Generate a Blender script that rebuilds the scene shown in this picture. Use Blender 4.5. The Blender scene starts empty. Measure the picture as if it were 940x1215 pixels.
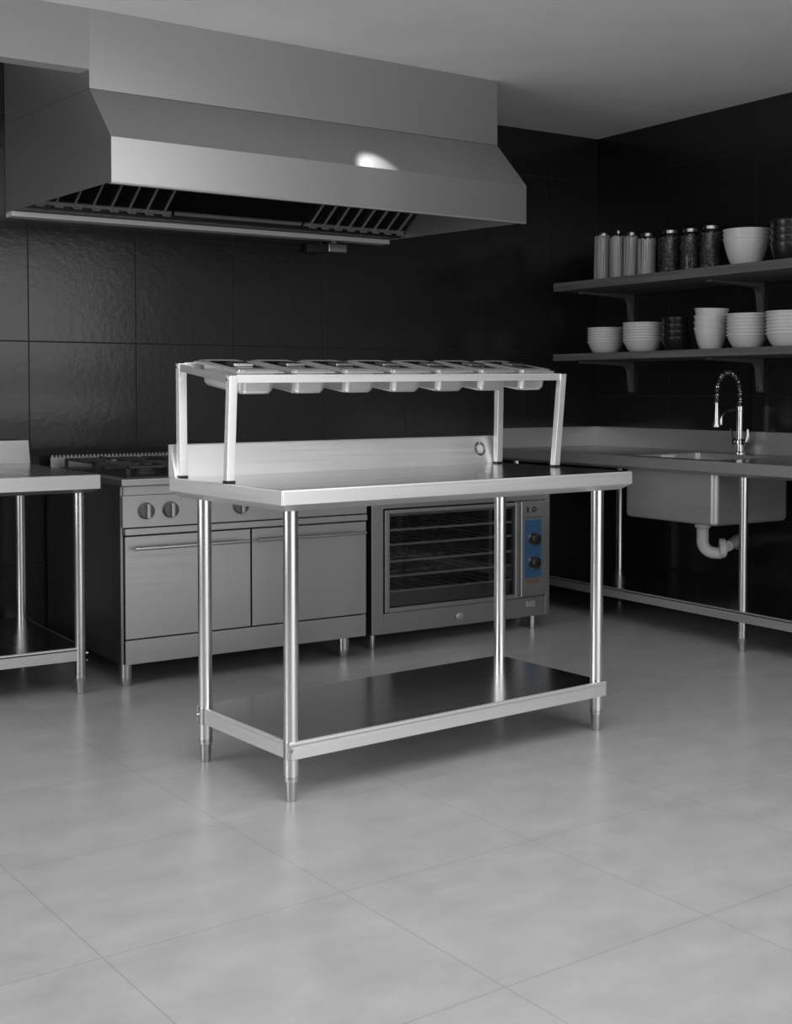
import bpy, bmesh, math, random
from mathutils import Vector, Matrix
random.seed(7)
C = bpy.context.scene.collection
SC = bpy.context.scene
PI = math.pi

# ------------------------------------------------------------------ camera
F_PX, YAW, PITCH, CY, CAM_H = 1513.29, 0.57785, 0.037088, 520.30, 1.08
cam_d = bpy.data.cameras.new('camera')
cam = bpy.data.objects.new('camera', cam_d); C.objects.link(cam)
cam.location = (0, 0, CAM_H)
cam.rotation_euler = (PI/2 - PITCH, 0, -YAW)
cam_d.sensor_fit = 'VERTICAL'
cam_d.sensor_height = 36.0
cam_d.sensor_width = 36.0
cam_d.lens = F_PX*36.0/1215.0
cam_d.shift_y = (CY - 607.5)/1215.0
cam_d.clip_start = 0.05
SC.camera = cam

# ------------------------------------------------------------------ world, lights, exposure
W = bpy.data.worlds.new('world'); SC.world = W; W.use_nodes = True
W.node_tree.nodes['Background'].inputs[0].default_value = (1, 1, 1, 1)
W.node_tree.nodes['Background'].inputs[1].default_value = 0.16
SC.view_settings.view_transform = 'Standard'
SC.view_settings.look = 'None'
SC.view_settings.gamma = 1.0
SC.view_settings.exposure = 0.15
SC.view_settings.use_curve_mapping = False

def area(name, loc, target, sx, sy, power):
    d = bpy.data.lights.new(name, 'AREA'); d.shape = 'RECTANGLE'; d.size = sx; d.size_y = sy; d.energy = power
    o = bpy.data.objects.new(name, d); C.objects.link(o); o.location = loc
    o.rotation_euler = (Vector(target)-Vector(loc)).to_track_quat('-Z', 'Y').to_euler()
    return o
area('front_window_light', (2.8, -2.4, 1.25), (2.6, 4, 1.2), 5.0, 2.3, 74)
area('left_window_light', (-1.68, 3.45, 1.35), (2, 3.45, 1.30), 2.2, 1.8, 46)
area('ceiling_panel_light', (1.5, 1.4, 2.40), (1.5, 1.4, 0), 2.8, 2.2, 55)
sp = bpy.data.lights.new('hood_downlight', 'SPOT'); sp.energy = 26; sp.spot_size = math.radians(28); sp.spot_blend = 0.8; sp.shadow_soft_size = 0.015
spo = bpy.data.objects.new('hood_downlight', sp); C.objects.link(spo); spo.location = (2.722, 4.276, 2.42); spo.rotation_euler = (0, 0, 0)

# ------------------------------------------------------------------ material helpers
def mat(name, base, rough=0.5, metal=0.0, spec=0.5):
    m = bpy.data.materials.new(name); m.use_nodes = True
    b = m.node_tree.nodes['Principled BSDF']
    if not isinstance(base, tuple): base = (base, base, base)
    b.inputs['Base Color'].default_value = (*base, 1)
    b.inputs['Roughness'].default_value = rough
    b.inputs['Metallic'].default_value = metal
    b.inputs['Specular IOR Level'].default_value = spec
    return m
def N(m, t): return m.node_tree.nodes.new(t)
def L(m, a, b): m.node_tree.links.new(a, b)
def ramp(m, fac, p0, c0, p1, c1):
    r = N(m, 'ShaderNodeValToRGB')
    r.color_ramp.elements[0].position = p0; r.color_ramp.elements[0].color = (c0, c0, c0, 1)
    r.color_ramp.elements[1].position = p1; r.color_ramp.elements[1].color = (c1, c1, c1, 1)
    L(m, fac, r.inputs[0]); return r
def steel(name, base, rough, scale=(3, 3, 160), var=0.06, bump=0.0):
    m = mat(name, base, rough, 1.0)
    b = m.node_tree.nodes['Principled BSDF']
    tc = N(m, 'ShaderNodeTexCoord'); mp = N(m, 'ShaderNodeMapping'); mp.inputs['Scale'].default_value = scale
    nz = N(m, 'ShaderNodeTexNoise'); nz.inputs['Scale'].default_value = 1.0; nz.inputs['Detail'].default_value = 4
    L(m, tc.outputs['Object'], mp.inputs[0]); L(m, mp.outputs[0], nz.inputs['Vector'])
    r = ramp(m, nz.outputs['Fac'], 0.3, max(rough-var, 0.03), 0.7, rough+var)
    L(m, r.outputs[0], b.inputs['Roughness'])
    if bump:
        bp = N(m, 'ShaderNodeBump'); bp.inputs['Strength'].default_value = bump; bp.inputs['Distance'].default_value = 0.001
        L(m, nz.outputs['Fac'], bp.inputs['Height']); L(m, bp.outputs[0], b.inputs['Normal'])
    return m

def grid_mask(m, ax, ay, w, h, x0, y0, rot=0.0, joint=0.004):
    """brick texture on world position: fac = 1 on the joint"""
    geo = N(m, 'ShaderNodeNewGeometry'); sep = N(m, 'ShaderNodeSeparateXYZ'); cmb = N(m, 'ShaderNodeCombineXYZ')
    L(m, geo.outputs['Position'], sep.inputs[0])
    L(m, sep.outputs[ax], cmb.inputs[0]); L(m, sep.outputs[ay], cmb.inputs[1])
    sub = N(m, 'ShaderNodeVectorMath'); sub.operation = 'SUBTRACT'; sub.inputs[1].default_value = (x0, y0, 0)
    L(m, cmb.outputs[0], sub.inputs[0])
    mp = N(m, 'ShaderNodeMapping'); mp.inputs['Rotation'].default_value = (0, 0, -rot); mp.inputs['Location'].default_value = (w*40, h*40, 0)
    L(m, sub.outputs[0], mp.inputs[0])
    br = N(m, 'ShaderNodeTexBrick'); br.offset = 0; br.squash = 1
    br.inputs['Scale'].default_value = 1; br.inputs['Mortar Size'].default_value = joint/2; br.inputs['Mortar Smooth'].default_value = 0.3
    br.inputs['Brick Width'].default_value = w; br.inputs['Row Height'].default_value = h; br.inputs['Bias'].default_value = 0
    br.inputs['Color1'].default_value = (0, 0, 0, 1); br.inputs['Color2'].default_value = (1, 1, 1, 1); br.inputs['Mortar'].default_value = (0, 0, 0, 1)
    L(m, mp.outputs[0], br.inputs['Vector'])
    return br, mp

def tile_wall(name, ax, ay, w, h, x0, y0):
    m = mat(name, 0.012, 0.16, 0, 0.5); b = m.node_tree.nodes['Principled BSDF']
    br, mp = grid_mask(m, ax, ay, w, h, x0, y0, 0, 0.006)
    mx = N(m, 'ShaderNodeMix'); mx.data_type = 'RGBA'; mx.inputs['A'].default_value = (.014, .014, .014, 1); mx.inputs['B'].default_value = (.003, .003, .003, 1)
    L(m, br.outputs['Fac'], mx.inputs['Factor']); L(m, mx.outputs['Result'], b.inputs['Base Color'])
    nz = N(m, 'ShaderNodeTexNoise'); nz.inputs['Scale'].default_value = 34; nz.inputs['Detail'].default_value = 3; nz.inputs['Roughness'].default_value = 0.55
    L(m, mp.outputs[0], nz.inputs['Vector'])
    nz2 = N(m, 'ShaderNodeTexNoise'); nz2.inputs['Scale'].default_value = 5; nz2.inputs['Detail'].default_value = 1
    L(m, mp.outputs[0], nz2.inputs['Vector'])
    r = ramp(m, br.outputs['Fac'], 0, .18, 1, .7); L(m, r.outputs[0], b.inputs['Roughness'])
    ad = N(m, 'ShaderNodeMath'); ad.operation = 'MULTIPLY_ADD'; L(m, nz2.outputs['Fac'], ad.inputs[0]); ad.inputs[1].default_value = 1.5; L(m, nz.outputs['Fac'], ad.inputs[2])
    su = N(m, 'ShaderNodeMath'); su.operation = 'SUBTRACT'; L(m, ad.outputs[0], su.inputs[0]); L(m, br.outputs['Fac'], su.inputs[1])
    bp = N(m, 'ShaderNodeBump'); bp.inputs['Strength'].default_value = 0.17; bp.inputs['Distance'].default_value = 0.003
    L(m, su.outputs[0], bp.inputs['Height']); L(m, bp.outputs[0], b.inputs['Normal'])
    return m

def floor_mat():
    m = mat('floor_concrete_tile', 0.4, 0.35, 0, 0.5); b = m.node_tree.nodes['Principled BSDF']
    br, mp = grid_mask(m, 0, 1, 0.545, 0.54, 1.359, 2.875, 0.045, 0.0035)
    n1 = N(m, 'ShaderNodeTexNoise'); n1.inputs['Scale'].default_value = 6.5; n1.inputs['Detail'].default_value = 8; n1.inputs['Roughness'].default_value = .62
    ms = N(m, 'ShaderNodeMapping'); ms.inputs['Scale'].default_value = (.9, 1.3, 1)
    L(m, mp.outputs[0], ms.inputs[0]); L(m, ms.outputs[0], n1.inputs['Vector'])
    r = ramp(m, n1.outputs['Fac'], .3, .335, .7, .42)
    mx = N(m, 'ShaderNodeMix'); mx.data_type = 'RGBA'; mx.inputs['B'].default_value = (.13, .13, .13, 1)
    f = N(m, 'ShaderNodeMath'); f.operation = 'MULTIPLY'; f.inputs[1].default_value = .4
    L(m, br.outputs['Fac'], f.inputs[0]); L(m, f.outputs[0], mx.inputs['Factor'])
    L(m, r.outputs[0], mx.inputs['A']); L(m, mx.outputs['Result'], b.inputs['Base Color'])
    b.inputs['Roughness'].default_value = .30
    n3 = N(m, 'ShaderNodeTexNoise'); n3.inputs['Scale'].default_value = 60; n3.inputs['Detail'].default_value = 4
    L(m, mp.outputs[0], n3.inputs['Vector'])
    bp = N(m, 'ShaderNodeBump'); bp.inputs['Strength'].default_value = .03; bp.inputs['Distance'].default_value = .002
    L(m, n3.outputs['Fac'], bp.inputs['Height']); L(m, bp.outputs[0], b.inputs['Normal'])
    return m

def paint_mat(name, v):
    m = mat(name, v, 0.7, 0, 0.3); b = m.node_tree.nodes['Principled BSDF']
    tc = N(m, 'ShaderNodeTexCoord'); nz = N(m, 'ShaderNodeTexNoise'); nz.inputs['Scale'].default_value = 2.2; nz.inputs['Detail'].default_value = 4
    L(m, tc.outputs['Object'], nz.inputs['Vector'])
    r = ramp(m, nz.outputs['Fac'], .3, v*.95, .7, v*1.05); L(m, r.outputs[0], b.inputs['Base Color']); return m

def wood_mat():
    m = mat('shelf_wood', .07, .55, 0, .4); b = m.node_tree.nodes['Principled BSDF']
    tc = N(m, 'ShaderNodeTexCoord'); mp = N(m, 'ShaderNodeMapping'); mp.inputs['Scale'].default_value = (30, 1.5, 60)
    nz = N(m, 'ShaderNodeTexNoise'); nz.inputs['Scale'].default_value = 1; nz.inputs['Detail'].default_value = 5
    L(m, tc.outputs['Object'], mp.inputs[0]); L(m, mp.outputs[0], nz.inputs['Vector'])
    r = ramp(m, nz.outputs['Fac'], .3, .085, .7, .15); L(m, r.outputs[0], b.inputs['Base Color']); return m

def glass_mat(name, tint, ior=1.45):
    m = bpy.data.materials.new(name); m.use_nodes = True; nt = m.node_tree
    nt.nodes.remove(nt.nodes['Principled BSDF'])
    out = nt.nodes['Material Output']
    tr = N(m, 'ShaderNodeBsdfTransparent'); tr.inputs[0].default_value = (tint, tint, tint, 1)
    gl = N(m, 'ShaderNodeBsdfGlossy'); gl.inputs['Roughness'].default_value = .05
    fr = N(m, 'ShaderNodeFresnel'); fr.inputs[0].default_value = ior
    mx = N(m, 'ShaderNodeMixShader'); L(m, fr.outputs[0], mx.inputs[0]); L(m, tr.outputs[0], mx.inputs[1]); L(m, gl.outputs[0], mx.inputs[2])
    L(m, mx.outputs[0], out.inputs[0]); return m

M = {}
M['table'] = steel('table_steel', .95, .40, (2, 2, 120), .05)
M['table'].node_tree.nodes['Principled BSDF'].inputs['Metallic'].default_value = .78
M['table_top'] = steel('table_top_steel', .62, .17, (1.5, 90, 1.5), .04)
M['tube'] = steel('table_tube_steel', .85, .25, (60, 60, 1.5), .02)
M['range_side_shade'] = steel('range_side_shade_steel', .24, .38, (2, 2, 160), .02)  # range steel with the shade of the left side put into its colour
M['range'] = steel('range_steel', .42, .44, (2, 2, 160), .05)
M['oven'] = steel('oven_steel', .36, .42, (2, 2, 160), .05)
M['counter'] = steel('counter_steel', .50, .40, (2, 2, 140), .05)
M['counter'].node_tree.nodes['Principled BSDF'].inputs['Metallic'].default_value = .8
M['counter_top'] = steel('counter_top_steel', .32, .2, (70, 2, 2), .05)
M['counter_tube'] = steel('counter_tube_steel', .60, .24, (60, 60, 1.5), .02)
M['hood'] = steel('hood_steel', .50, .38, (3, 3, 90), .008)
M['hood'].node_tree.nodes['Principled BSDF'].inputs['Metallic'].default_value = .93
M['hood_dark'] = steel('hood_filter_steel', .05, .4, (60, 2, 2), .05)
M['hood_slat'] = mat('hood_slat_steel', .42, .45, .6)
M['rim'] = mat('hood_rim_steel', .68, .5, .5)
M['chrome'] = mat('chrome', .58, .20, 1.0)
M['pan'] = steel('pan_steel', .72, .38, (60, 60, 3), .05)
M['lid'] = steel('lid_steel', .60, .24, (4, 60, 4), .01)
M['lid_dark'] = steel('lid_polished_steel', .45, .10, (4, 60, 4), .01)
for k in ('pan', 'lid'): M[k].node_tree.nodes['Principled BSDF'].inputs['Metallic'].default_value = .8
M['iron'] = mat('cast_iron', .02, .5, 0, .5)
M['black_plastic'] = mat('black_plastic', .012, .35)
M['knob'] = mat('grey_knob_plastic', .09, .4)
M['gap'] = mat('gap_shade', .004, .8, 0, .1)
M['cavity'] = mat('oven_enamel', .012, .35)
M['wire'] = mat('rack_wire', .75, .45, .6)
M['door_glass'] = glass_mat('oven_door_glass', .68)
M['jar_glass'] = glass_mat('jar_glass', .90, 1.3)
M['blue'] = mat('blue_label', (.025, .085, .19), .45)
M['logo_red'] = mat('logo_print', (.17, .055, .03), .5)
M['print'] = mat('black_print', .02, .6)
M['badge_white'] = mat('badge_white', .75, .4)
M['pasta'] = mat('pasta', .66, .6)
M['beans'] = mat('beans', .10, .5)
M['jar_lid'] = mat('jar_lid_metal', .35, .25, 1.0)
M['white_china'] = mat('white_china', .62, .30)
M['black_china'] = mat('black_china', .012, .25)
M['pvc'] = mat('white_pvc', .62, .35)
M['wood'] = wood_mat()
M['bracket'] = mat('bracket_paint', .20, .4, .6)
M['wall_back'] = tile_wall('black_tile_back', 0, 2, .4668, .4615, 1.6125, 1.2860)
M['wall_right'] = tile_wall('black_tile_right', 1, 2, .556, .582, 4.70, 1.056)
M['wall_left'] = tile_wall('black_tile_left', 1, 2, .556, .582, 4.70, 1.056)
M['floor'] = floor_mat()
M['added_soffit'] = paint_mat('added_soffit_paint', .40)
M['ceiling'] = paint_mat('ceiling_paint', .90)

# ------------------------------------------------------------------ mesh helpers
def nb(): return bmesh.new()
def obj(name, bm, m, parent=None, smooth=40, wn=True):
    me = bpy.data.meshes.new(name)
    bmesh.ops.recalc_face_normals(bm, faces=bm.faces[:])
    for f in bm.faces: f.smooth = True
    bm.to_mesh(me); bm.free()
    me.set_sharp_from_angle(angle=math.radians(smooth))
    me.materials.append(m)
    o = bpy.data.objects.new(name, me); C.objects.link(o)
    if parent: o.parent = parent
    if wn:
        w = o.modifiers.new('flat_faces', 'WEIGHTED_NORMAL'); w.keep_sharp = True; w.weight = 80
    return o
def thing(name, label, cat, loc=(0, 0, 0), rz=0.0, group=None):
    o = bpy.data.objects.new(name, None); C.objects.link(o)
    o.empty_display_size = .1
    o.location = loc; o.rotation_euler = (0, 0, rz)
    o['label'] = label; o['category'] = cat
    if group: o['group'] = group
    return o
def tag(o, label, cat, group=None, kind=None):
    o['label'] = label; o['category'] = cat
    if group: o['group'] = group
    if kind: o['kind'] = kind
    return o
def struct(name, bm, m):
    o = obj(name, bm, m); o['kind'] = 'structure'; return o
def hexa(bm, p, bev=0.0, seg=2):
    """p: 8 points, bottom ring 0-3 then top ring 4-7"""
    v = [bm.verts.new(q) for q in p]
    fs = [(3, 2, 1, 0), (4, 5, 6, 7), (0, 1, 5, 4), (1, 2, 6, 5), (2, 3, 7, 6), (3, 0, 4, 7)]
    F = [bm.faces.new([v[i] for i in f]) for f in fs]
    if bev > 0:
        es = list({e for f in F for e in f.edges})
        bmesh.ops.bevel(bm, geom=es, offset=bev, segments=seg, affect='EDGES', profile=.5)
def bx(bm, x0, x1, y0, y1, z0, z1, bev=0.0, seg=2):
    hexa(bm, [(x0, y0, z0), (x1, y0, z0), (x1, y1, z0), (x0, y1, z0), (x0, y0, z1), (x1, y0, z1), (x1, y1, z1), (x0, y1, z1)], bev, seg)
def frame_of(d):
    d = Vector(d).normalized()
    a = Vector((0, 0, 1)) if abs(d.z) < .9 else Vector((1, 0, 0))
    u = d.cross(a).normalized(); v = d.cross(u).normalized()
    return u, v
def tube(bm, p0, p1, r0, r1=None, seg=24, cap=True):
    p0 = Vector(p0); p1 = Vector(p1); r1 = r0 if r1 is None else r1
    u, v = frame_of(p1-p0)
    A = [bm.verts.new(p0+(u*math.cos(2*PI*i/seg)+v*math.sin(2*PI*i/seg))*r0) for i in range(seg)]
    B = [bm.verts.new(p1+(u*math.cos(2*PI*i/seg)+v*math.sin(2*PI*i/seg))*r1) for i in range(seg)]
    for i in range(seg):
        j = (i+1) % seg; bm.faces.new((A[i], A[j], B[j], B[i]))
    if cap: bm.faces.new(A[::-1]); bm.faces.new(B)
def sweep(bm, pts, r, seg=12, rad=None):
    pts = [Vector(p) for p in pts]; n = len(pts); rings = []
    u = None
    for i, p in enumerate(pts):
        d = (pts[min(i+1, n-1)]-pts[max(i-1, 0)]).normalized()
        if u is None: u, v = frame_of(d)
        else:
            u = (u-d*u.dot(d)).normalized(); v = d.cross(u).normalized()
        rr = rad[i] if rad else r
        rings.append([bm.verts.new(p+(u*math.cos(2*PI*k/seg)+v*math.sin(2*PI*k/seg))*rr) for k in range(seg)])
    for a, b in zip(rings, rings[1:]):
        for k in range(seg):
            j = (k+1) % seg; bm.faces.new((a[k], a[j], b[j], b[k]))
    bm.faces.new(rings[0][::-1]); bm.faces.new(rings[-1])
def lathe(bm, prof, c=(0, 0, 0), seg=32, axis='Z', closed=False):
    """prof: (r, h) pairs, poles with r = 0 at the ends close the shape"""
    c = Vector(c); rings = []
    def P(r, h, a):
        x, y = r*math.cos(a), r*math.sin(a)
        return c+(Vector((x, y, h)) if axis == 'Z' else Vector((x, h, y)) if axis == 'Y' else Vector((h, x, y)))
    for r, h in prof:
        rings.append([bm.verts.new(P(0, h, 0))] if r < 1e-6 else [bm.verts.new(P(r, h, 2*PI*i/seg)) for i in range(seg)])
    for a, b in zip(rings, rings[1:]):
        if len(a) == 1 and len(b) == 1: continue
        for i in range(seg):
            j = (i+1) % seg
            if len(a) == 1: bm.faces.new((a[0], b[j], b[i]))
            elif len(b) == 1: bm.faces.new((a[i], a[j], b[0]))
            else: bm.faces.new((a[i], a[j], b[j], b[i]))
def prism(bm, poly, axis, a, b, bev=0.0):
    """poly: 2-D points; axis X -> (y,z), Y -> (x,z), Z -> (x,y)"""
    def P(q, t):
        return (t, q[0], q[1]) if axis == 'X' else (q[0], t, q[1]) if axis == 'Y' else (q[0], q[1], t)
    A = [bm.verts.new(P(q, a)) for q in poly]; B = [bm.verts.new(P(q, b)) for q in poly]
    n = len(poly); F = [bm.faces.new(A[::-1]), bm.faces.new(B)]
    for i in range(n):
        j = (i+1) % n; F.append(bm.faces.new((A[i], A[j], B[j], B[i])))
    if bev > 0:
        bmesh.ops.bevel(bm, geom=list({e for f in F for e in f.edges}), offset=bev, segments=2, affect='EDGES', profile=.5)
def top_slab(bm, x0, x1, y0, y1, zt, zm, zb, inset, bev=.004):
    """work top with upright edge and an under-turned chamfer"""
    rings = []
    for (d, z) in ((0, zt), (0, zm), (inset, zb)):
        rings.append([bm.verts.new(q) for q in ((x0+d, y0+d, z), (x1-d, y0+d, z), (x1-d, y1-d, z), (x0+d, y1-d, z))])
    F = [bm.faces.new(rings[0]), bm.faces.new(rings[-1][::-1])]
    for a, b in zip(rings, rings[1:]):
        for i in range(4): F.append(bm.faces.new((a[i], b[i], b[(i+1) % 4], a[(i+1) % 4])))
    es = [e for e in {e for f in F for e in f.edges} if not all(v in rings[-1] for v in e.verts) and not all(v in rings[1] for v in e.verts)]
    bmesh.ops.bevel(bm, geom=es, offset=bev, segments=3, affect='EDGES', profile=.5)
def dup(root, loc, label, group=None, rz=None):
    r = root.copy(); C.objects.link(r); r.location = loc; r['label'] = label
    if rz is not None: r.rotation_euler = (0, 0, rz)
    if group: r['group'] = group
    for ch in list(root.children):
        c = ch.copy(); C.objects.link(c); c.parent = r
        for g in list(ch.children):
            d = g.copy(); C.objects.link(d); d.parent = c
    return r

# ------------------------------------------------------------------ room
YW, XW, ZC, XL, YF = 5.25, 4.731, 2.447, -1.8, -3.2
b = nb(); bx(b, XL-.15, XW+.15, YF, YW+.15, -.12, 0); struct('floor', b, M['floor'])
b = nb(); bx(b, XL-.15, XW+.15, YF, YW+.15, ZC, ZC+.12); struct('ceiling', b, M['ceiling'])
b = nb(); bx(b, XL-.15, XW+.15, YW, YW+.15, 0, ZC); struct('wall_back', b, M['wall_back'])
b = nb(); bx(b, XW, XW+.15, YF, YW, 0, ZC); struct('wall_right', b, M['wall_right'])
b = nb(); bx(b, XL-.15, XL, YF, YW, 0, ZC); struct('wall_left', b, M['wall_left'])
b = nb(); bx(b, XL, 1.598, 4.462, 4.54, 2.232, ZC); struct('added_trim_1', b, M['added_soffit'])  # added bulkhead, stands in for the bright area left of the hood

# ------------------------------------------------------------------ range hood
hood = thing('range_hood', 'large grey steel extractor hood mounted high over the range', 'hood', (1.6037, 4.264, 0), 0.0274)
HA = 0.0274
def hback(x):   # local y of the back wall plane at local x
    return (YW-.004-4.264-x*math.sin(HA))/math.cos(HA)
HL, HZR, HZF, HZB = 1.8804, 2.1649, 1.9615, 1.805
HYB = 0.198
# duct box above
b = nb()
hexa(b, [(0, HYB, HZR), (HL, HYB, HZR), (HL-.13, hback(HL), HZR), (-.055, hback(0), HZR),
         (0, HYB, ZC-.001), (HL, HYB, ZC-.001), (HL-.13, hback(HL), ZC-.001), (-.055, hback(0), ZC-.001)])
obj('duct_cover', b, M['hood'], hood)
# canopy shell: closed profile with an open tray beneath
b = nb()
SK = {False: -.055, True: -.13}
KL, KR = SK[False], HL+SK[True]
def canopy_ring(x):
    k = x+SK[x > 0]
    return [(k, hback(k), HZB), (k, hback(k), HZR-.0015), (x, HYB, HZR-.0015), (x, 0, HZF), (x, 0, HZB)]
A = [b.verts.new(q) for q in canopy_ring(0)]; B = [b.verts.new(q) for q in canopy_ring(HL)]
b.faces.new(A[::-1]); b.faces.new(B)
for i in range(4): b.faces.new((A[i], A[i+1], B[i+1], B[i]))
obj('canopy', b, M['hood'], hood)
# lower rim frame
b = nb()
bx(b, 0, HL, 0, .022, HZB-.004, HZB+.001)
prism(b, [(0, HZB-.003), (.022, HZB-.003), (.022, HZB), (0, HZB)], 'X', 0, HL)
hexa(b, [(KL+.003, hback(KL)-.075, HZB-.020), (KR+.007, hback(KR)-.075, HZB-.020), (KR, hback(KR), HZB-.020), (KL, hback(KL), HZB-.020),
         (KL+.003, hback(KL)-.075, HZB+.002), (KR+.007, hback(KR)-.075, HZB+.002), (KR, hback(KR), HZB+.002), (KL, hback(KL), HZB+.002)], .003)
obj('bottom_rim', b, M['rim'], hood)
# grease trough in front of the rear rim
def wl(y): return SK[False]*y/.98+.004           # inner faces of the side walls
def wr(y): return HL+SK[True]*y/.98-.004
b = nb(); ya, yb = .815, .905
hexa(b, [(wl(ya), ya, HZB+.004), (wr(ya), ya-.03, HZB+.004), (wr(yb), yb-.05, HZB+.004), (wl(yb), yb, HZB+.004),
         (wl(ya), ya, HZB+.022), (wr(ya), ya-.03, HZB+.022), (wr(yb), yb-.05, HZB+.022), (wl(yb), yb, HZB+.022)])
obj('grease_trough', b, M['hood_dark'], hood)
# steep baffle filters inside the canopy: three panels, the outer two with raised slats
YB, ZB, YT, ZT = .800, HZB+.020, .470, HZB+.295
def fp(f, t, out=0.0):
    """point on the filter plane: f across 0..1, t up 0..1, out towards the viewer"""
    y = YB+(YT-YB)*t-.028*f; z = ZB+(ZT-ZB)*t
    x = wl(y)+(wr(y)-wl(y))*f
    d = Vector((0, -(ZT-ZB), -(YB-YT))).normalized()
    return Vector((x, y, z))+d*out
def plate(bm, f0, f1, t0, t1, o0, o1):
    hexa(bm, [fp(f0, t0, o1), fp(f1, t0, o1), fp(f1, t0, o0), fp(f0, t0, o0), fp(f0, t1, o1), fp(f1, t1, o1), fp(f1, t1, o0), fp(f0, t1, o0)])
for (f0, f1, ns) in ((0.004, .345, 8), (.349, .692, 0), (.696, .996, 8)):
    b = nb(); plate(b, f0, f1, 0, 1, -.02, 0); p = obj('filter_panel', b, M['hood_dark'], hood)
    b = nb(); plate(b, f0+.002, f1-.002, .012, .05, 0, .006); obj('filter_edge', b, M['hood_slat'], p)
    for k in range(ns):
        f = f0+(f1-f0)*(k+.5)/ns; w = .0010
        b = nb(); plate(b, f-w, f+w, .02, .98, 0, .012); plate(b, f-w, f+.018, .004, .035, 0, .014)
        obj('slat', b, M['hood_slat'], p)
# grease cup under the rear rim
b = nb(); x = 1.42
bx(b, x, x+.10, hback(x)-.075, hback(x)-.005, HZB-.075, HZB-.035, .004); bx(b, x+.02, x+.05, hback(x)-.06, hback(x)-.02, HZB-.036, HZB-.014)
obj('grease_cup', b, M['counter_tube'], hood)
b = nb(); bx(b, x-.10, x-.001, hback(x)-.05, hback(x)-.01, HZB-.08, HZB-.04, .004)
obj('grease_tap', b, M['black_plastic'], hood)

# ------------------------------------------------------------------ prep table (centre)
TX, TY, TR = 1.518, 2.8541, 0.072
prep = thing('prep_table', 'bright stainless steel work table standing alone mid-floor with backsplash and lower shelf', 'table', (TX, TY, 0), TR)
TL, TD, TZ = 1.297, .621, .829
b = nb(); top_slab(b, 0, TL, 0, TD, TZ-.0005, .790, .772, .024, .005)
obj('apron', b, M['table'], prep)
b = nb(); bx(b, .004, TL-.004, .004, TD-.004, TZ-.003, TZ, .0012)
obj('tabletop', b, M['table_top'], prep)
b = nb()
prism(b, [(TD-.030, TZ), (TD-.008, TZ+.093), (TD-.0035, TZ+.096), (TD, TZ+.093), (TD, TZ)], 'X', .012, TL-.045)
spl = obj('backsplash', b, M['table'], prep)
for (x0, x1) in ((.0, .011), (TL-.044, TL-.030)):
    b = nb(); prism(b, [(TD-.040, TZ), (TD-.010, TZ+.095), (TD+.001, TZ+.095), (TD+.001, TZ)], 'X', x0, x1); obj('end_cap', b, M['table'], spl)
# round stamped badge on the backsplash
def on_splash(x, h, out=.0012):
    t = h/.093; return Vector((x, TD-.030+.022*t-out, TZ+h))
b = nb(); cx, ch, R = 1.185, .052, .0205
ring = [b.verts.new(on_splash(cx+R*.66*math.cos(a), ch+R*.66*math.sin(a), .0015)) for a in [2*PI*i/28 for i in range(28)]]
b.faces.new(ring)
bad = obj('badge', b, M['badge_white'], spl); bad['label'] = 'small pale round badge'
b = nb()
for i in range(20):
    a = PI/2+.25+i*2*PI/21
    w = [.0018, .0026, .0021, .0014][i % 4]
    q = [on_splash(cx+(R+dr)*math.cos(a+da), ch+(R+dr)*math.sin(a+da), .0016) for dr, da in ((-.0035, -w/R), (.0035, -w/R), (.0035, w/R), (-.0035, w/R))]
    v = [b.verts.new(p) for p in q]; b.faces.new(v)
obj('badge_ring', b, M['print'], bad)
legs = [(.075, .08), (.070, .536), (1.229, .087), (1.214, .530)]
for k, (x, y) in enumerate(legs):
    b = nb(); tube(b, (x, y, .055), (x, y, .774), .0200, seg=32)
    lg = obj('leg', b, M['tube'], prep)
    b = nb(); lathe(b, [(0, .068), (.0208, .068), (.0208, .058), (.0168, .0565), (.0152, .004), (.0135, 0), (0, 0)], (x, y, 0))
    obj('foot', b, M['counter_tube'], lg)
    b = nb(); sx = 1 if x < .6 else -1; sy = 1 if y < .3 else -1
    lathe(b, [(.0205, .112), (.0213, .113), (.0213, .158), (.0205, .160)], (x, y, 0), 32)
    d = Vector((-sx, -sy*.35, 0)).normalized() if k != 0 else Vector((-.55, -.83, 0)).normalized()
    tube(b, Vector((x, y, .138))+d*.020, Vector((x, y, .138))+d*.0265, .0062, .0055, 14)
    obj('clamp', b, M['chrome'], lg)
b = nb()
bx(b, .058, 1.246, .058, .566, .146, .160, .003)
bx(b, .058, 1.246, .058, .062, .114, .152); bx(b, .058, 1.246, .562, .566, .114, .152)
bx(b, .058, .062, .058, .566, .114, .152); bx(b, 1.242, 1.246, .058, .566, .114, .152)
shelf = obj('shelf', b, M['table'], prep)
b = nb(); bx(b, .064, 1.240, .064, .560, .1595, .1607); obj('shelf_top', b, M['table_top'], shelf)

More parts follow.
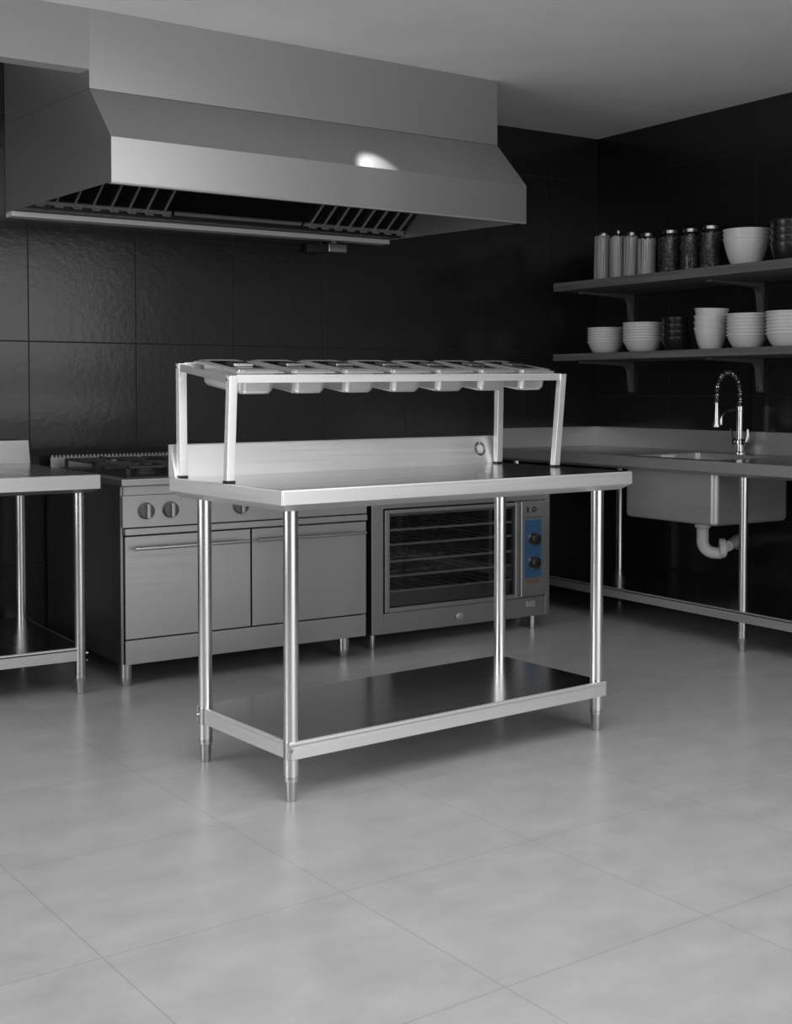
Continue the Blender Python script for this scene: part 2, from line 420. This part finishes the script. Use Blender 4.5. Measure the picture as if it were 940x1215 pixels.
# ------------------------------------------------------------------ pan rack on the table
rack = thing('pan_rack', 'raised stainless steel rack on four posts holding a row of lidded pans', 'rack', (TX, TY, TZ), TR)
def tz(z): return z-TZ
base = {'FL': (.022, .308), 'BL': (.021, .578), 'FR': (1.258, .308), 'BR': (1.246, .578)}
topp = {'FL': (.029, .302, 1.122), 'BL': (.020, .578, 1.160), 'FR': (1.281, .302, 1.137), 'BR': (1.252, .578, 1.176)}
for k in base:
    (x, y), (X, Y, Z) = base[k], topp[k]; hx, hy = .0125, .0105
    b = nb(); hexa(b, [(x-hx, y-hy, .006), (x+hx, y-hy, .006), (x+hx, y+hy, .006), (x-hx, y+hy, .006),
                       (X-hx, Y-hy, tz(Z)), (X+hx, Y-hy, tz(Z)), (X+hx, Y+hy, tz(Z)), (X-hx, Y+hy, tz(Z))], .0015)
    po = obj('post', b, M['table'], rack)
    b = nb(); bx(b, x-hx-.001, x+hx+.001, y-hy-.001, y+hy+.001, 0, .0065); obj('foot_pad', b, M['black_plastic'], po)
    if k in ('FL', 'BL'):
        b = nb(); tube(b, (X-hx-.004, Y, tz(Z)-.010), (X-hx+.001, Y, tz(Z)-.010), .0045, seg=12); obj('bolt', b, M['chrome'], po)
def rail(p, q, h, w, name, m='table'):
    p = Vector(p); q = Vector(q); d = (q-p).normalized(); s = Vector((d.y, -d.x, 0)).normalized()*w/2; up = Vector((0, 0, h))
    b = nb(); hexa(b, [p-s-up, q-s-up, q+s-up, p+s-up, p-s, q-s, q+s, p+s], .0012); return obj(name, b, M[m], rack)
rail((.040, .298, tz(1.1245)), (1.270, .298, tz(1.1385)), .0225, .006, 'front_rail')
rail((.033, .582, tz(1.163)), (1.241, .582, tz(1.177)), .0225, .006, 'back_rail')
rail((.021, .312, tz(1.123)), (.013, .570, tz(1.158)), .021, .006, 'side_rail', 'counter')  # darker steel paints in the shade on this left-facing rail
rail((1.281, .312, tz(1.137)), (1.254, .570, tz(1.174)), .021, .006, 'side_rail')
# top plane of the frame: origin at front left, unit vectors
O0 = Vector((TX, TY, 0))
RZ = Matrix.Rotation(TR, 3, 'Z')
p00, p10, p01 = Vector((.040, .302, 1.1265)), Vector((1.268, .302, 1.1405)), Vector((.034, .578, 1.164))
eu = (p10-p00).normalized(); ew = (p01-p00); ew = (ew-eu*ew.dot(eu)).normalized(); en = eu.cross(ew)
MW = (RZ.to_4x4()); MW.translation = O0
MF = Matrix(((eu.x, ew.x, en.x, p00.x), (eu.y, ew.y, en.y, p00.y), (eu.z, ew.z, en.z, p00.z), (0, 0, 0, 1)))
PW, PD, PITCH_P = .159, .272, 1.226/7
def rrect(x0, x1, y0, y1, r, n=5):
    out = []
    for (cx, cy, a0) in ((x1-r, y0+r, -PI/2), (x1-r, y1-r, 0), (x0+r, y1-r, PI/2), (x0+r, y0+r, PI)):
        for i in range(n): a = a0+PI/2*i/(n-1); out.append((cx+r*math.cos(a), cy+r*math.sin(a)))
    return out
def loft(bm, rings, cap0=True, cap1=True):
    R = [[bm.verts.new(p) for p in r] for r in rings]; n = len(R[0])
    for a, c in zip(R, R[1:]):
        for i in range(n): bm.faces.new((a[i], a[(i+1) % n], c[(i+1) % n], c[i]))
    if cap0: bm.faces.new(R[0][::-1])
    if cap1: bm.faces.new(R[-1])
def make_pan():
    t = thing('food_pan', '', 'pan')
    b = nb(); g = 0.0
    def rr(i, z, r): return [(x, y, z) for x, y in rrect(i, PW-i, i, PD-i, r)]
    loft(b, [rr(.002, .0005, .012), rr(.002, .003, .012), rr(.022, .003, .020), rr(.025, -.052, .018), rr(.033, -.062, .014)], False, False)
    loft(b, [rr(.033, -.062, .014), rr(.0335, -.0605, .014)], True, True)
    loft(b, [rr(.002, .0005, .012), rr(.024, .0005, .020), rr(.027, -.050, .016)], False, False)
    obj('pan_body', b, M['pan'], t)
    b = nb()
    loft(b, [rr(.012, .0034, .012), rr(.012, .0075, .012), rr(.016, .0095, .012), rr(.022, .0095, .012), rr(.027, .0050, .012)], True, True)
    l = obj('lid', b, M['lid'], t)
    b = nb(); loft(b, [[(x, y, z) for x, y in rrect(.032+k, PW-.032-k, .060+k, PD-.036-k, .010)] for k, z in ((0, .0049), (.004, .0085))], True, True)
    obj('lid_panel', b, M['lid_dark'], l)
    b = nb()
    bx(b, PW/2-.036, PW/2+.030, .100, .150, .008, .0165, .004)
    obj('lid_handle', b, M['chrome'], l)
    return t
names7 = ['leftmost of the seven, at the end of the rack', 'second from the left in the rack', 'third from the left in the rack', 'middle one of the seven in the rack',
          'fifth from the left in the rack', 'second from the right in the rack', 'rightmost of the seven, above the round badge']
pan0 = make_pan()
for i in range(7):
    p = pan0 if i == 0 else dup(pan0, (0, 0, 0), '')
    p['label'] = 'lidded steel food pan, '+names7[i]; p['group'] = 'lidded food pans in the rack'
    p.matrix_world = MW @ MF @ Matrix.Translation((.002+i*PITCH_P+(PITCH_P-PW)/2, .002, .0012))

# ------------------------------------------------------------------ gas range
SX, SY = 1.6734, 4.3894
rng = thing('gas_range', 'wide steel gas range with two doors beneath the extractor hood', 'stove', (SX, SY, 0))
SW, SD = 1.040, .835
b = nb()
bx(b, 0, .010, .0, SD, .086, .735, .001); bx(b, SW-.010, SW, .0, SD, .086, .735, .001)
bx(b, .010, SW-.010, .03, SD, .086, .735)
obj('body', b, M['range_side_shade'], rng)
b = nb(); bx(b, .011, SW-.011, .012, .031, .10, .70); obj('gap_shade_sheet', b, M['gap'], rng)  # black sheet painting the shade in the gaps between front panels
b = nb(); bx(b, .014, SW-.002, -.008, .03, .086, .174, .0015); obj('kick_panel', b, M['range'], rng)
for (x0, x1, h0, h1) in ((.014, .517, .040, .497), (.524, SW-.002, .532, 1.018)):
    b = nb(); bx(b, x0, x1, -.010, .025, .179, .553, .0015); d = obj('door', b, M['range'], rng)
    b = nb(); tube(b, (h0, -.042, .511), (h1, -.042, .511), .0068, seg=16)
    for x in (h0+.012, h1-.012): tube(b, (x, -.042, .511), (x, -.009, .511), .0055, seg=12)
    obj('handle', b, M['counter_tube'], d)
b = nb(); bx(b, .010, SW-.002, -.022, .03, .558, .583, .004); obj('ledge', b, M['range'], rng)
b = nb(); bx(b, .003, SW-.002, -.016, .03, .586, .702, .002); pn = obj('control_panel', b, M['range'], rng)
b = nb(); bx(b, .010, SW-.004, -.006, .03, .703, .735, .001); obj('upper_strip', b, M['range'], rng)
for x in (.092, .187, .472):
    b = nb(); lathe(b, [(0, -.016), (.0305, -.016), (.0305, -.024), (.0270, -.036), (0, -.038)], (x, 0, .645), 28, 'Y')
    k = obj('knob', b, M['knob'], rng)
    b = nb(); bx(b, x-.0075, x+.0075, -.050, -.036, .645-.026, .645+.026, .003); obj('knob_grip', b, M['range'], k)
b = nb(); bx(b, -.002, SW+.002, -.024, SD, .7355, .764, .005, 3); obj('cooktop', b, M['range'], rng)
b = nb(); bx(b, .03, SW-.03, .02, SD-.07, .764, .767); obj('spill_tray', b, M['iron'], rng)
for i in range(3):
    for j in range(2):
        cx, cy = .19+i*.33, .20+j*.36
        b = nb(); lathe(b, [(0, .767), (.055, .767), (.055, .778), (.042, .780), (.042, .788), (.036, .792), (0, .792)], (cx, cy, 0), 24); obj('burner', b, M['iron'], rng)
        b = nb(); hw, hd = .150, .165
        for (x0, x1, y0, y1) in ((cx-hw, cx+hw, cy-hd, cy-hd+.012), (cx-hw, cx+hw, cy+hd-.012, cy+hd), (cx-hw, cx-hw+.012, cy-hd, cy+hd), (cx+hw-.012, cx+hw, cy-hd, cy+hd)):
            bx(b, x0, x1, y0, y1, .796, .806, .002)
        for (x0, x1, y0, y1) in ((cx-hw, cx-.035, cy-.005, cy+.005), (cx+.035, cx+hw, cy-.005, cy+.005), (cx-.005, cx+.005, cy-hd, cy-.04), (cx-.005, cx+.005, cy+.04, cy+hd)):
            bx(b, x0, x1, y0, y1, .796, .810, .002)
        for sx in (-1, 1):
            for sy in (-1, 1): bx(b, cx+sx*(hw-.006)-.006, cx+sx*(hw-.006)+.006, cy+sy*(hd-.006)-.006, cy+sy*(hd-.006)+.006, .767, .797)
        obj('grate', b, M['iron'], rng)
# rear guard with a toothed upper edge
b = nb(); bx(b, 0, SW, SD-.055, SD-.045, .764, .806, .001)
nt = 64
for i in range(nt):
    x = (i+.5)*SW/nt; w = SW/nt*.32
    prism(b, [(x-w, .805), (x+w, .805), (x+w*.6, .816), (x-w*.6, .816)], 'Y', SD-.054, SD-.046)
obj('toothed_guard', b, M['range'], rng)
for (x, y) in ((.034, .045), (.962, .045), (.034, SD-.07), (.962, SD-.07)):
    b = nb(); lathe(b, [(0, .086), (.0235, .086), (.0235, .035), (.0215, .022), (.019, .004), (.017, 0), (0, 0)], (x, y, 0), 24)
    obj('leg', b, M['counter_tube'], rng)

# ------------------------------------------------------------------ convection oven
OX, OY = 2.7915, 4.466
ov = thing('convection_oven', 'low steel convection oven with wide glass door and blue control panel', 'oven', (OX, OY, 0))
OW, OD, OT = .957, .62, .700
b = nb()
bx(b, 0, .058, 0, OD, .064, OT, .002); bx(b, .932, OW, 0, OD, .064, OT, .003)
bx(b, .058, .932, 0, OD, .590, OT, .001); bx(b, .058, .932, 0, OD, .064, .150, .001)
bx(b, .058, .932, OD-.02, OD, .150, .590); bx(b, .765, .932, .02, OD, .150, .590)
obj('body', b, M['oven'], ov)
b = nb()
bx(b, .060, .762, OD-.03, OD-.021, .15, .59); bx(b, .0585, .066, .03, OD-.03, .15, .59); bx(b, .757, .764, .03, OD-.03, .15, .59)
bx(b, .066, .757, .03, OD-.03, .582, .589); bx(b, .066, .757, .03, OD-.03, .151, .156)
obj('cavity', b, M['cavity'], ov)
b = nb()
bx(b, .061, .084, -.010, .018, .153, .584, .002); bx(b, .750, .776, -.012, .018, .153, .586, .004)
bx(b, .084, .750, -.010, .018, .568, .584, .002); bx(b, .084, .750, -.010, .018, .153, .172, .002)
dr = obj('door', b, M['oven'], ov)
b = nb(); bx(b, .083, .751, .002, .006, .171, .569); obj('door_glass', b, M['door_glass'], dr)
b = nb(); bx(b, .779, .787, -.016, .01, .158, .586, .003); obj('door_handle', b, M['counter'], dr)
b = nb(); bx(b, .090, .745, .020, .028, .173, .232, .001); obj('drip_panel', b, M['oven'], ov)
for z in (.560, .495, .433, .363, .300, .235):
    b = nb(); bx(b, .086, .752, .022, .030, z-.0048, z+.0048, .001)
    bx(b, .068, .755, OD-.08, OD-.074, z-.003, z+.003)
    for i in range(9):
        x = .12+i*.072; bx(b, x-.0012, x+.0012, .03, OD-.075, z-.002, z+.002)
    obj('wire_shelf', b, M['wire'], ov)
b = nb(); bx(b, .790, .930, -.006, .02, .160, .588, .002); cp = obj('control_panel', b, M['oven'], ov)
b = nb(); bx(b, .808, .902, -.0075, -.0055, .240, .502); obj('blue_plate', b, M['blue'], cp)
for z in (.416, .309):
    b = nb(); lathe(b, [(0, -.0075), (.031, -.0075), (.031, -.013), (0, -.0135)], (.852, 0, z), 28, 'Y'); k = obj('dial', b, M['chrome'], ov)
    b = nb(); lathe(b, [(0, -.013), (.0265, -.013), (.0250, -.034), (.021, -.037), (0, -.037)], (.855, 0, z), 28, 'Y'); obj('dial_grip', b, M['black_plastic'], k)
b = nb()
x = .815
for (w, parts) in ((.012, 'o'), (.010, 'v'), (.010, 'n'), (.010, 'i'), (.010, 'x'), (.010, 'n'), (.010, 'v')):
    if parts == 'o': bx(b, x, x+.009, -.0070, -.0058, .214, .228)
    elif parts == 'i': bx(b, x+.002, x+.005, -.0070, -.0058, .214, .232)
    elif parts == 'n': bx(b, x, x+.0025, -.0070, -.0058, .214, .230); bx(b, x+.006, x+.0085, -.0070, -.0058, .214, .230); bx(b, x, x+.0085, -.0070, -.0058, .227, .230)
    else: prism(b, [(x, .230), (x+.003, .230), (x+.0085, .214), (x+.0055, .214)], 'Y', -.0070, -.0058); prism(b, [(x+.0055, .230), (x+.0085, .230), (x+.0045, .222), (x+.0025, .222)], 'Y', -.0070, -.0058)
    x += w+.001
obj('maker_mark', b, M['logo_red'], cp)
b = nb(); bx(b, .808, .902, -.0070, -.0058, .509, .518); obj('printed_line', b, M['knob'], cp)
b = nb(); bx(b, .817, .830, -.0070, -.0058, .535, .560); lathe(b, [(.006, -.0058), (.006, -.0075), (.0125, -.0075), (.0125, -.0058)], (.860, 0, .548), 20, 'Y'); obj('indicator', b, M['print'], cp)
b = nb(); lathe(b, [(0, -.001), (.022, -.001), (.022, -.003), (.019, -.0045), (0, -.0045)], (0, 0, 0), 24, 'Y')
for v in b.verts: v.co = Vector((.454+v.co.x, v.co.y, .103+v.co.z*.72))
obj('oval_plate', b, M['counter'], ov)
b = nb(); bx(b, .826, .833, -.016, .001, .112, .130, .001); bx(b, .822, .868, -.006, .001, .108, .134, .001); obj('drain_tap', b, M['counter'], ov)
for (x, y) in ((.022, .035), (.884, .035), (.022, OD-.05), (.884, OD-.05)):
    b = nb(); lathe(b, [(0, .066), (.0145, .066), (.0145, .03), (.0135, .004), (.0125, 0), (0, 0)], (x, y, 0), 20); obj('leg', b, M['counter_tube'], ov)

# ------------------------------------------------------------------ left work table
lt = thing('side_table', 'steel work table with backsplash cut off by the left picture edge', 'table', (0, 4.34, 0))
b = nb(); top_slab(b, .20, 1.585, 0, .895, .7845, .736, .722, .024, .004); obj('apron', b, M['counter'], lt)
b = nb(); bx(b, .204, 1.581, .004, .89, .7825, .7855, .001); obj('tabletop', b, M['counter_top'], lt)
b = nb(); prism(b, [(.20, .785), (1.590, .785), (1.583, .880), (.20, .880)], 'Y', .83, .86, .002); obj('backsplash', b, M['counter'], lt)
for (x, y) in ((1.525, .062), (1.514, .722), (.27, .062), (.27, .722)):
    b = nb(); tube(b, (x, y, .05), (x, y, .724), .0195, seg=28); lg = obj('leg', b, M['counter_tube'], lt)
    b = nb(); lathe(b, [(0, .066), (.0212, .066), (.0212, .052), (.017, .046), (.0145, .005), (.012, 0), (0, 0)], (x, y, 0)); obj('foot', b, M['counter_tube'], lg)
    b = nb(); tube(b, (x+.018, y, .145), (x+.027, y, .145), .006, seg=12); tube(b, (x+.022, y, .118), (x+.026, y, .118), .004, seg=12); obj('clamp', b, M['chrome'], lg)
b = nb(); bx(b, .255, 1.54, .050, .79, .155, .168, .003); bx(b, .255, 1.54, .050, .054, .122, .162); bx(b, 1.536, 1.54, .05, .79, .122, .162); bx(b, .255, .259, .05, .79, .122, .162); bx(b, .255, 1.54, .786, .79, .122, .162)
sh = obj('shelf', b, M['counter'], lt)
b = nb(); bx(b, .262, 1.533, .057, .783, .1675, .1687); obj('shelf_top', b, M['counter_top'], sh)

# ------------------------------------------------------------------ sink counter along the right wall
CX = 4.03
ct = thing('sink_counter', 'long steel counter with built-in sink along the right wall', 'counter', (CX, 0, 0))
def cxl(x): return x-CX
y0, y1 = 2.70, YW-.004
HX0, HX1, HY0, HY1 = 4.09, 4.515, 3.80, 4.295     # basin opening
b = nb(); zt, zl = .786, .7835
xr = XW-.004
for (xa, xb, ya, yb) in ((CX+.006, HX0, y0, y1), (HX1, xr, y0, y1), (HX0, HX1, y0, HY0), (HX0, HX1, HY1, y1)):
    bx(b, cxl(xa), cxl(xb), ya, yb, zl-.004, zt)
obj('countertop', b, M['counter_top'], ct)
b = nb()
prism(b, [(0, zt-.0005), (.007, zt-.0005), (.007, .735), (.03, .733), (.022, .726), (.0, .740)], 'Y', y0, y1)
obj('front_edge', b, M['counter'], ct)
b = nb(); prism(b, [(cxl(xr), zt), (cxl(xr), .888), (cxl(xr-.022), .888), (cxl(xr-.026), zt)], 'Y', y0, y1)
prism(b, [(y1, zt), (y1, .888), (y1-.022, .888), (y1-.026, zt)], 'X', cxl(4.032), cxl(xr-.02))
obj('backsplash', b, M['counter'], ct)
# basin
b = nb(); BX0, BX1, BY0, BY1 = 4.07, 4.54, 3.772, 4.322
def br(i, z, r): return [(cxl(x), y, z) for x, y in rrect(BX0+i, BX1-i, BY0+i, BY1-i, r, 7)]
loft(b, [br(0, .7785, .028), br(0, .520, .028), br(.006, .509, .028), br(.02, .505, .024)], False, True)
def bi(i, z, r): return [(cxl(x), y, z) for x, y in rrect(HX0+i, HX1-i, HY0+i, HY1-i, r, 7)]
loft(b, [bi(-.004, .7875, .020), bi(.002, .7868, .022), bi(.004, .535, .03), bi(.025, .520, .03)], False, True)
obj('sink_basin', b, M['counter'], ct)
b = nb(); bx(b, cxl(4.27), cxl(4.36), 4.288, 4.2925, .755, .783, .002); obj('overflow_plate', b, M['badge_white'], ct)
for (x, y) in ((4.077, 3.62), (4.54, 4.855), (4.077, 2.76), (4.077, 5.12)):
    b = nb(); tube(b, (cxl(x), y, .05), (cxl(x), y, .728), .0175, seg=28); lg = obj('leg', b, M['counter_tube'], ct)
    b = nb(); lathe(b, [(0, .062), (.0195, .062), (.0195, .05), (.0155, .045), (.013, .005), (.011, 0), (0, 0)], (cxl(x), y, 0)); obj('foot', b, M['counter_tube'], lg)
b = nb(); bx(b, cxl(4.052), cxl(4.70), 2.72, 5.20, .158, .171, .003); bx(b, cxl(4.052), cxl(4.056), 2.72, 5.20, .126, .165); bx(b, cxl(4.052), cxl(4.70), 2.72, 2.724, .126, .165)
sh = obj('shelf', b, M['counter'], ct)
b = nb(); bx(b, cxl(4.058), cxl(4.695), 2.73, 5.19, .1705, .1717); obj('shelf_top', b, M['counter_top'], sh)

# drain trap under the basin
DX, DY = 4.36, 4.112
dt = thing('drain_trap', 'white plastic drain trap hanging under the steel sink', 'pipe', (DX, DY, 0))
b = nb(); lathe(b, [(0, .505), (.036, .505), (.036, .458), (.030, .454), (.027, .452), (.027, .40)], (0, 0, 0), 28); obj('tailpiece', b, M['pvc'], dt)
b = nb()
dirv = Vector((.75, -.66, 0)).normalized()
pts = [(0, 0, .43)]
for i in range(13):
    a = PI-PI/2*i/12; pts.append(tuple(dirv*(.055+.055*math.cos(a))+Vector((0, 0, .395-.055*math.sin(a)))))
pts.append(tuple(dirv*.085+Vector((0, 0, .340))))
sweep(b, pts, .027, 20); obj('trap_bend', b, M['pvc'], dt)
b = nb(); c0 = dirv*.082+Vector((0, 0, .362)); 
tube(b, c0-dirv*.006, c0+dirv*.018, .044, .044, 28); tube(b, c0+dirv*.018, c0+dirv*.026, .038, .034, 28); obj('clean_out_cap', b, M['pvc'], dt)
b = nb(); p = c0+dirv*.03+Vector((0, 0, .01))
sweep(b, [tuple(p), tuple(p+Vector((.09, .05, .004))), tuple(p+Vector((.19, .11, .006))), tuple(p+Vector((.22, .135, -.006))), tuple(p+Vector((XW-DX-p.x-.002, .19, -.02)))], .030, 18, [.024, .024, .026, .036, .036]); obj('waste_pipe', b, M['pvc'], dt)

# faucet
FX, FY = 4.645, 4.153
fc = thing('spring_faucet', 'tall chrome spring-neck faucet behind the sink', 'faucet', (FX, FY, .786))
b = nb(); lathe(b, [(0, 0), (.026, 0), (.026, .006), (.018, .010), (.018, .048), (0, .048)], (0, 0, 0), 24); obj('base', b, M['chrome'], fc)
b = nb(); lathe(b, [(.018, .046), (.026, .048), (.026, .062), (.018, .064)], (0, 0, 0), 24); tube(b, (0, -.034, .055), (0, .036, .055), .015, seg=16); obj('valve_body', b, M['chrome'], fc)
b = nb(); tube(b, (0, 0, .06), (0, 0, .215), .0145, seg=20); lathe(b, [(.0145, .20), (.0165, .202), (.0165, .222), (.012, .224)], (0, 0, 0), 20); obj('riser', b, M['chrome'], fc)
arc = [(0, 0, z) for z in (.215, .24, .265, .285)]
RA = .078
for i in range(1, 25):
    a = PI*i/24; arc.append((-RA+RA*math.cos(a), 0, .285+.095*math.sin(a)))
arc += [(-2*RA, 0, .26), (-2*RA-.001, 0, .235)]
b = nb(); sweep(b, arc, .0065, 10); obj('hose', b, M['knob'], fc)
# spring coil
def along(pts, n):
    P = [Vector(p) for p in pts]; Ls = [0]
    for a, c in zip(P, P[1:]): Ls.append(Ls[-1]+(c-a).length)
    out = []
    for i in range(n):
        s = Ls[-1]*i/(n-1); k = 0
        while k < len(P)-2 and Ls[k+1] < s: k += 1
        t = (s-Ls[k])/(Ls[k+1]-Ls[k]); out.append((P[k].lerp(P[k+1], t), (P[k+1]-P[k]).normalized()))
    return out
turns, per = 32, 12
cp_ = along(arc, turns*per+1); coil = []
for i, (p, d) in enumerate(cp_):
    u = Vector((0, 1, 0)); v = d.cross(u).normalized(); a = 2*PI*i/per
    coil.append(p+(u*math.cos(a)+v*math.sin(a))*.0098)
b = nb(); sweep(b, coil, .0030, 6); obj('spring', b, M['chrome'], fc)
b = nb(); lathe(b, [(0, .237), (.0085, .237), (.0095, .215), (.0130, .155), (.0175, .140), (.0175, .128), (.014, .124), (0, .124)], (-2*RA-.001, 0, 0), 20); obj('spray_head', b, M['chrome'], fc)
b = nb(); sweep(b, [(-.01, 0, .205), (-.07, 0, .205), (-.095, 0, .202), (-.113, 0, .192), (-.123, 0, .176), (-.128, 0, .155), (-.129, 0, .138)], .0065, 10, [.006, .006, .0065, .007, .008, .009, .010]); obj('holder_arm', b, M['chrome'], fc)
b = nb(); sweep(b, [(0, -.036, .055), (.0, -.046, .06), (0, -.050, .085), (0, -.049, .115)], .008, 10, [.014, .011, .007, .0055])
obj('lever', b, M['chrome'], fc)
b = nb(); sweep(b, [(0, .036, .055), (-.0, .042, .075), (0, .050, .105), (0, .056, .118)], .005, 8); obj('spray_lever', b, M['black_plastic'], fc)

# ------------------------------------------------------------------ wall shelves
SFX = 4.25
def wall_shelf(name, label, zt_, zb_):
    t = thing(name, label, 'shelf', (SFX, 0, zb_))
    b = nb(); bx(b, 0, XW-SFX-.002, 2.75, 5.045, 0, zt_-zb_, .003); obj('board', b, M['wood'], t)
    for y in (4.968, 4.10, 3.235):
        b = nb(); w = .017; e = XW-SFX-.002
        prism(b, [(.115, -.0005), (.118, -.012), (e-.05, -.020), (e-.030, -.030), (e-.022, -.046), (e-.016, -.150), (e-.010, -.160), (e, -.160), (e, -.0005)], 'Y', y-w, y+w, .003)
        br_ = obj('bracket', b, M['bracket'], t)
        b = nb(); tube(b, (XW-SFX-.026, y, -.138), (XW-SFX-.014, y, -.138), .005, seg=10); obj('screw', b, M['chrome'], br_)
    return t
UZ, LZ = 1.630, 1.268
wall_shelf('wall_shelf', 'dark wooden upper wall shelf carrying the glass jars', UZ, 1.588)
wall_shelf('wall_shelf', 'dark wooden lower wall shelf carrying the long row of bowl stacks', LZ, 1.234)

# bowls
def bowl_mesh(r, h, foot=.55, wall=.004):
    b = nb()
    n = 12; out = []; inn = []
    for i in range(n+1):
        t = i/n
        z = h*t**1.25; rr = r*foot+(r*.985-r*foot)*t**.62
        out.append((rr, z))
    prof = [(0, .003), (out[0][0]-.004, .003), (out[0][0]-.003, 0)]+out[:-1]
    prof += [(out[-1][0]-.002, h-.0055), (r, h-.0045), (r+.0008, h-.001), (r-.0005, h+.0012), (r-wall, h)]
    for q, z in reversed(out[1:-1]): inn.append((q-wall, z+.003))
    prof += inn+[(out[0][0]-.004, .008), (0, .008)]
    lathe(b, prof, (0, 0, 0), 40)
    return b
ORD = ['bottom', 'second from the bottom', 'third from the bottom', 'fourth from the bottom', 'fifth from the bottom', 'sixth from the bottom']
def stack(n, r, h, step, x, y, z, m, what, where, group, foot=.55, tilt=0.0):
    first = None
    for i in range(n):
        pos = 'top' if i == n-1 else ORD[i]
        lab = '%s bowl, %s of %s' % (what, pos, where)
        if first is None:
            first = obj('bowl', bowl_mesh(r, h, foot), m, None, 50); o = first; o['category'] = 'bowl'
        else:
            o = first.copy(); C.objects.link(o)
        o.location = (x, y, z+i*step+.0005)
        if tilt and i == n-1: o.rotation_euler = (tilt, 0, 0); o.location.z += .004
        o['label'] = lab; o['group'] = group
BXC = 4.45
stack(6, .0935, .062, .0140, BXC, 4.868, LZ, M['white_china'], 'white', 'the leftmost stack on the lower shelf', 'white bowls at the left of the lower shelf', .5)
stack(7, .0985, .062, .0140, BXC, 4.601, LZ, M['white_china'], 'white', 'the stack left of the black bowls', 'white bowls beside the black bowls', .5)
stack(4, .0700, .068, .0310, BXC, 4.376, LZ, M['black_china'], 'small black', 'the dark stack on the lower shelf', 'black bowls on the lower shelf', .55)
stack(4, .0785, .104, .0280, BXC, 4.157, LZ, M['white_china'], 'deep white', 'the tall narrow stack on the lower shelf', 'deep white bowls on the lower shelf', .5, .04)
stack(7, .0920, .064, .0155, BXC, 3.940, LZ, M['white_china'], 'white', 'the stack right of the tall narrow bowls', 'white bowls right of the deep bowls', .5)
stack(7, .0920, .064, .0155, BXC, 3.716, LZ, M['white_china'], 'white', 'the stack cut off by the right picture edge', 'white bowls at the right picture edge', .5)
stack(3, .1025, .132, .0190, BXC, 3.952, UZ, M['white_china'], 'big white', 'the stack on the upper shelf', 'big white bowls on the upper shelf', .45)
stack(4, .0800, .090, .0320, BXC, 3.715, UZ, M['black_china'], 'black', 'the dark stack on the upper shelf', 'black bowls on the upper shelf', .55)

# jars
def jar(y, r, h, lid_r, kind, label_j, label_c, fill, x=BXC, group_j='glass jars on the upper shelf'):
    t = thing('storage_jar', label_j, 'jar', (x, y, UZ), 0, group_j)
    b = nb()
    ro = r-.0015
    prof = [(0, .002), (ro*.9, .002), (ro, .008), (ro, h-.030), (ro*.96, h-.022), (lid_r-.004, h-.014), (lid_r-.004, h-.006)]
    lathe(b, prof, (0, 0, 0), 32); obj('glass_body', b, M['jar_glass'], t)
    b = nb(); lathe(b, [(0, h), (lid_r-.002, h), (lid_r, h-.002), (lid_r, h-.018), (lid_r-.003, h-.019)], (0, 0, 0), 28); obj('lid', b, M['jar_lid'], t)
    b = nb()
    if kind == 'pasta':
        n = int(1700*r*r/.0016*.035)+26
        for k in range(n):
            a = k*2.39996; q = (ro-.0055)*math.sqrt((k+.5)/n)*1.02
            dx, dy = random.uniform(-.003, .003), random.uniform(-.003, .003)
            zt_ = fill-random.uniform(0, .012)
            tube(b, (q*math.cos(a), q*math.sin(a), .012), (q*math.cos(a)+dx, q*math.sin(a)+dy, zt_), random.uniform(.0022, .0038), seg=7)
        o = obj('pasta', b, M['pasta'], None); cat = 'pasta'
    else:
        for k in range(520):
            a = random.uniform(0, 2*PI); q = (ro-.007)*math.sqrt(random.uniform(.45, 1)); z = random.uniform(.012, fill)
            mtx = Matrix.Translation((q*math.cos(a), q*math.sin(a), z)) @ Matrix.Rotation(random.uniform(0, 6), 4, 'X') @ Matrix.Rotation(random.uniform(0, 6), 4, 'Y') @ Matrix.Diagonal((.0062, .0042, .0042, 1))
            bmesh.ops.create_icosphere(b, subdivisions=1, radius=1, matrix=mtx)
        tube(b, (0, 0, .01), (0, 0, fill-.004), ro*.66, seg=20)
        o = obj('beans', b, M['beans'], None); cat = 'beans'
    o.location = (x, y, UZ)
    tag(o, label_c, cat, None, 'stuff')
jar(4.893, .0490, .252, .030, 'pasta', 'tallest glass jar at the left end of the upper shelf', 'spaghetti in the tallest jar at the shelf left end', .240)
jar(4.782, .0450, .255, .013, 'pasta', 'glass jar with a narrow raised cap, second from the left', 'spaghetti in the narrow-capped jar second from the left', .228)
jar(4.688, .0430, .236, .024, 'pasta', 'slim glass jar of leaning spaghetti, third from the left', 'spaghetti in the slim third jar from the left', .218)
jar(4.576, .0500, .220, .030, 'pasta', 'short glass jar of spaghetti beside the dark bean jars', 'spaghetti in the short jar beside the bean jars', .195)
jar(4.423, .0555, .218, .036, 'beans', 'leftmost of the three glass jars filled with dark beans', 'dark beans in the leftmost of the bean jars', .185)
jar(4.290, .0520, .212, .034, 'beans', 'middle one of the three glass jars filled with dark beans', 'dark beans in the middle bean jar', .180)
jar(4.165, .0530, .212, .036, 'beans', 'glass jar of dark beans standing next to the big white bowls', 'dark beans in the jar next to the big white bowls', .182)
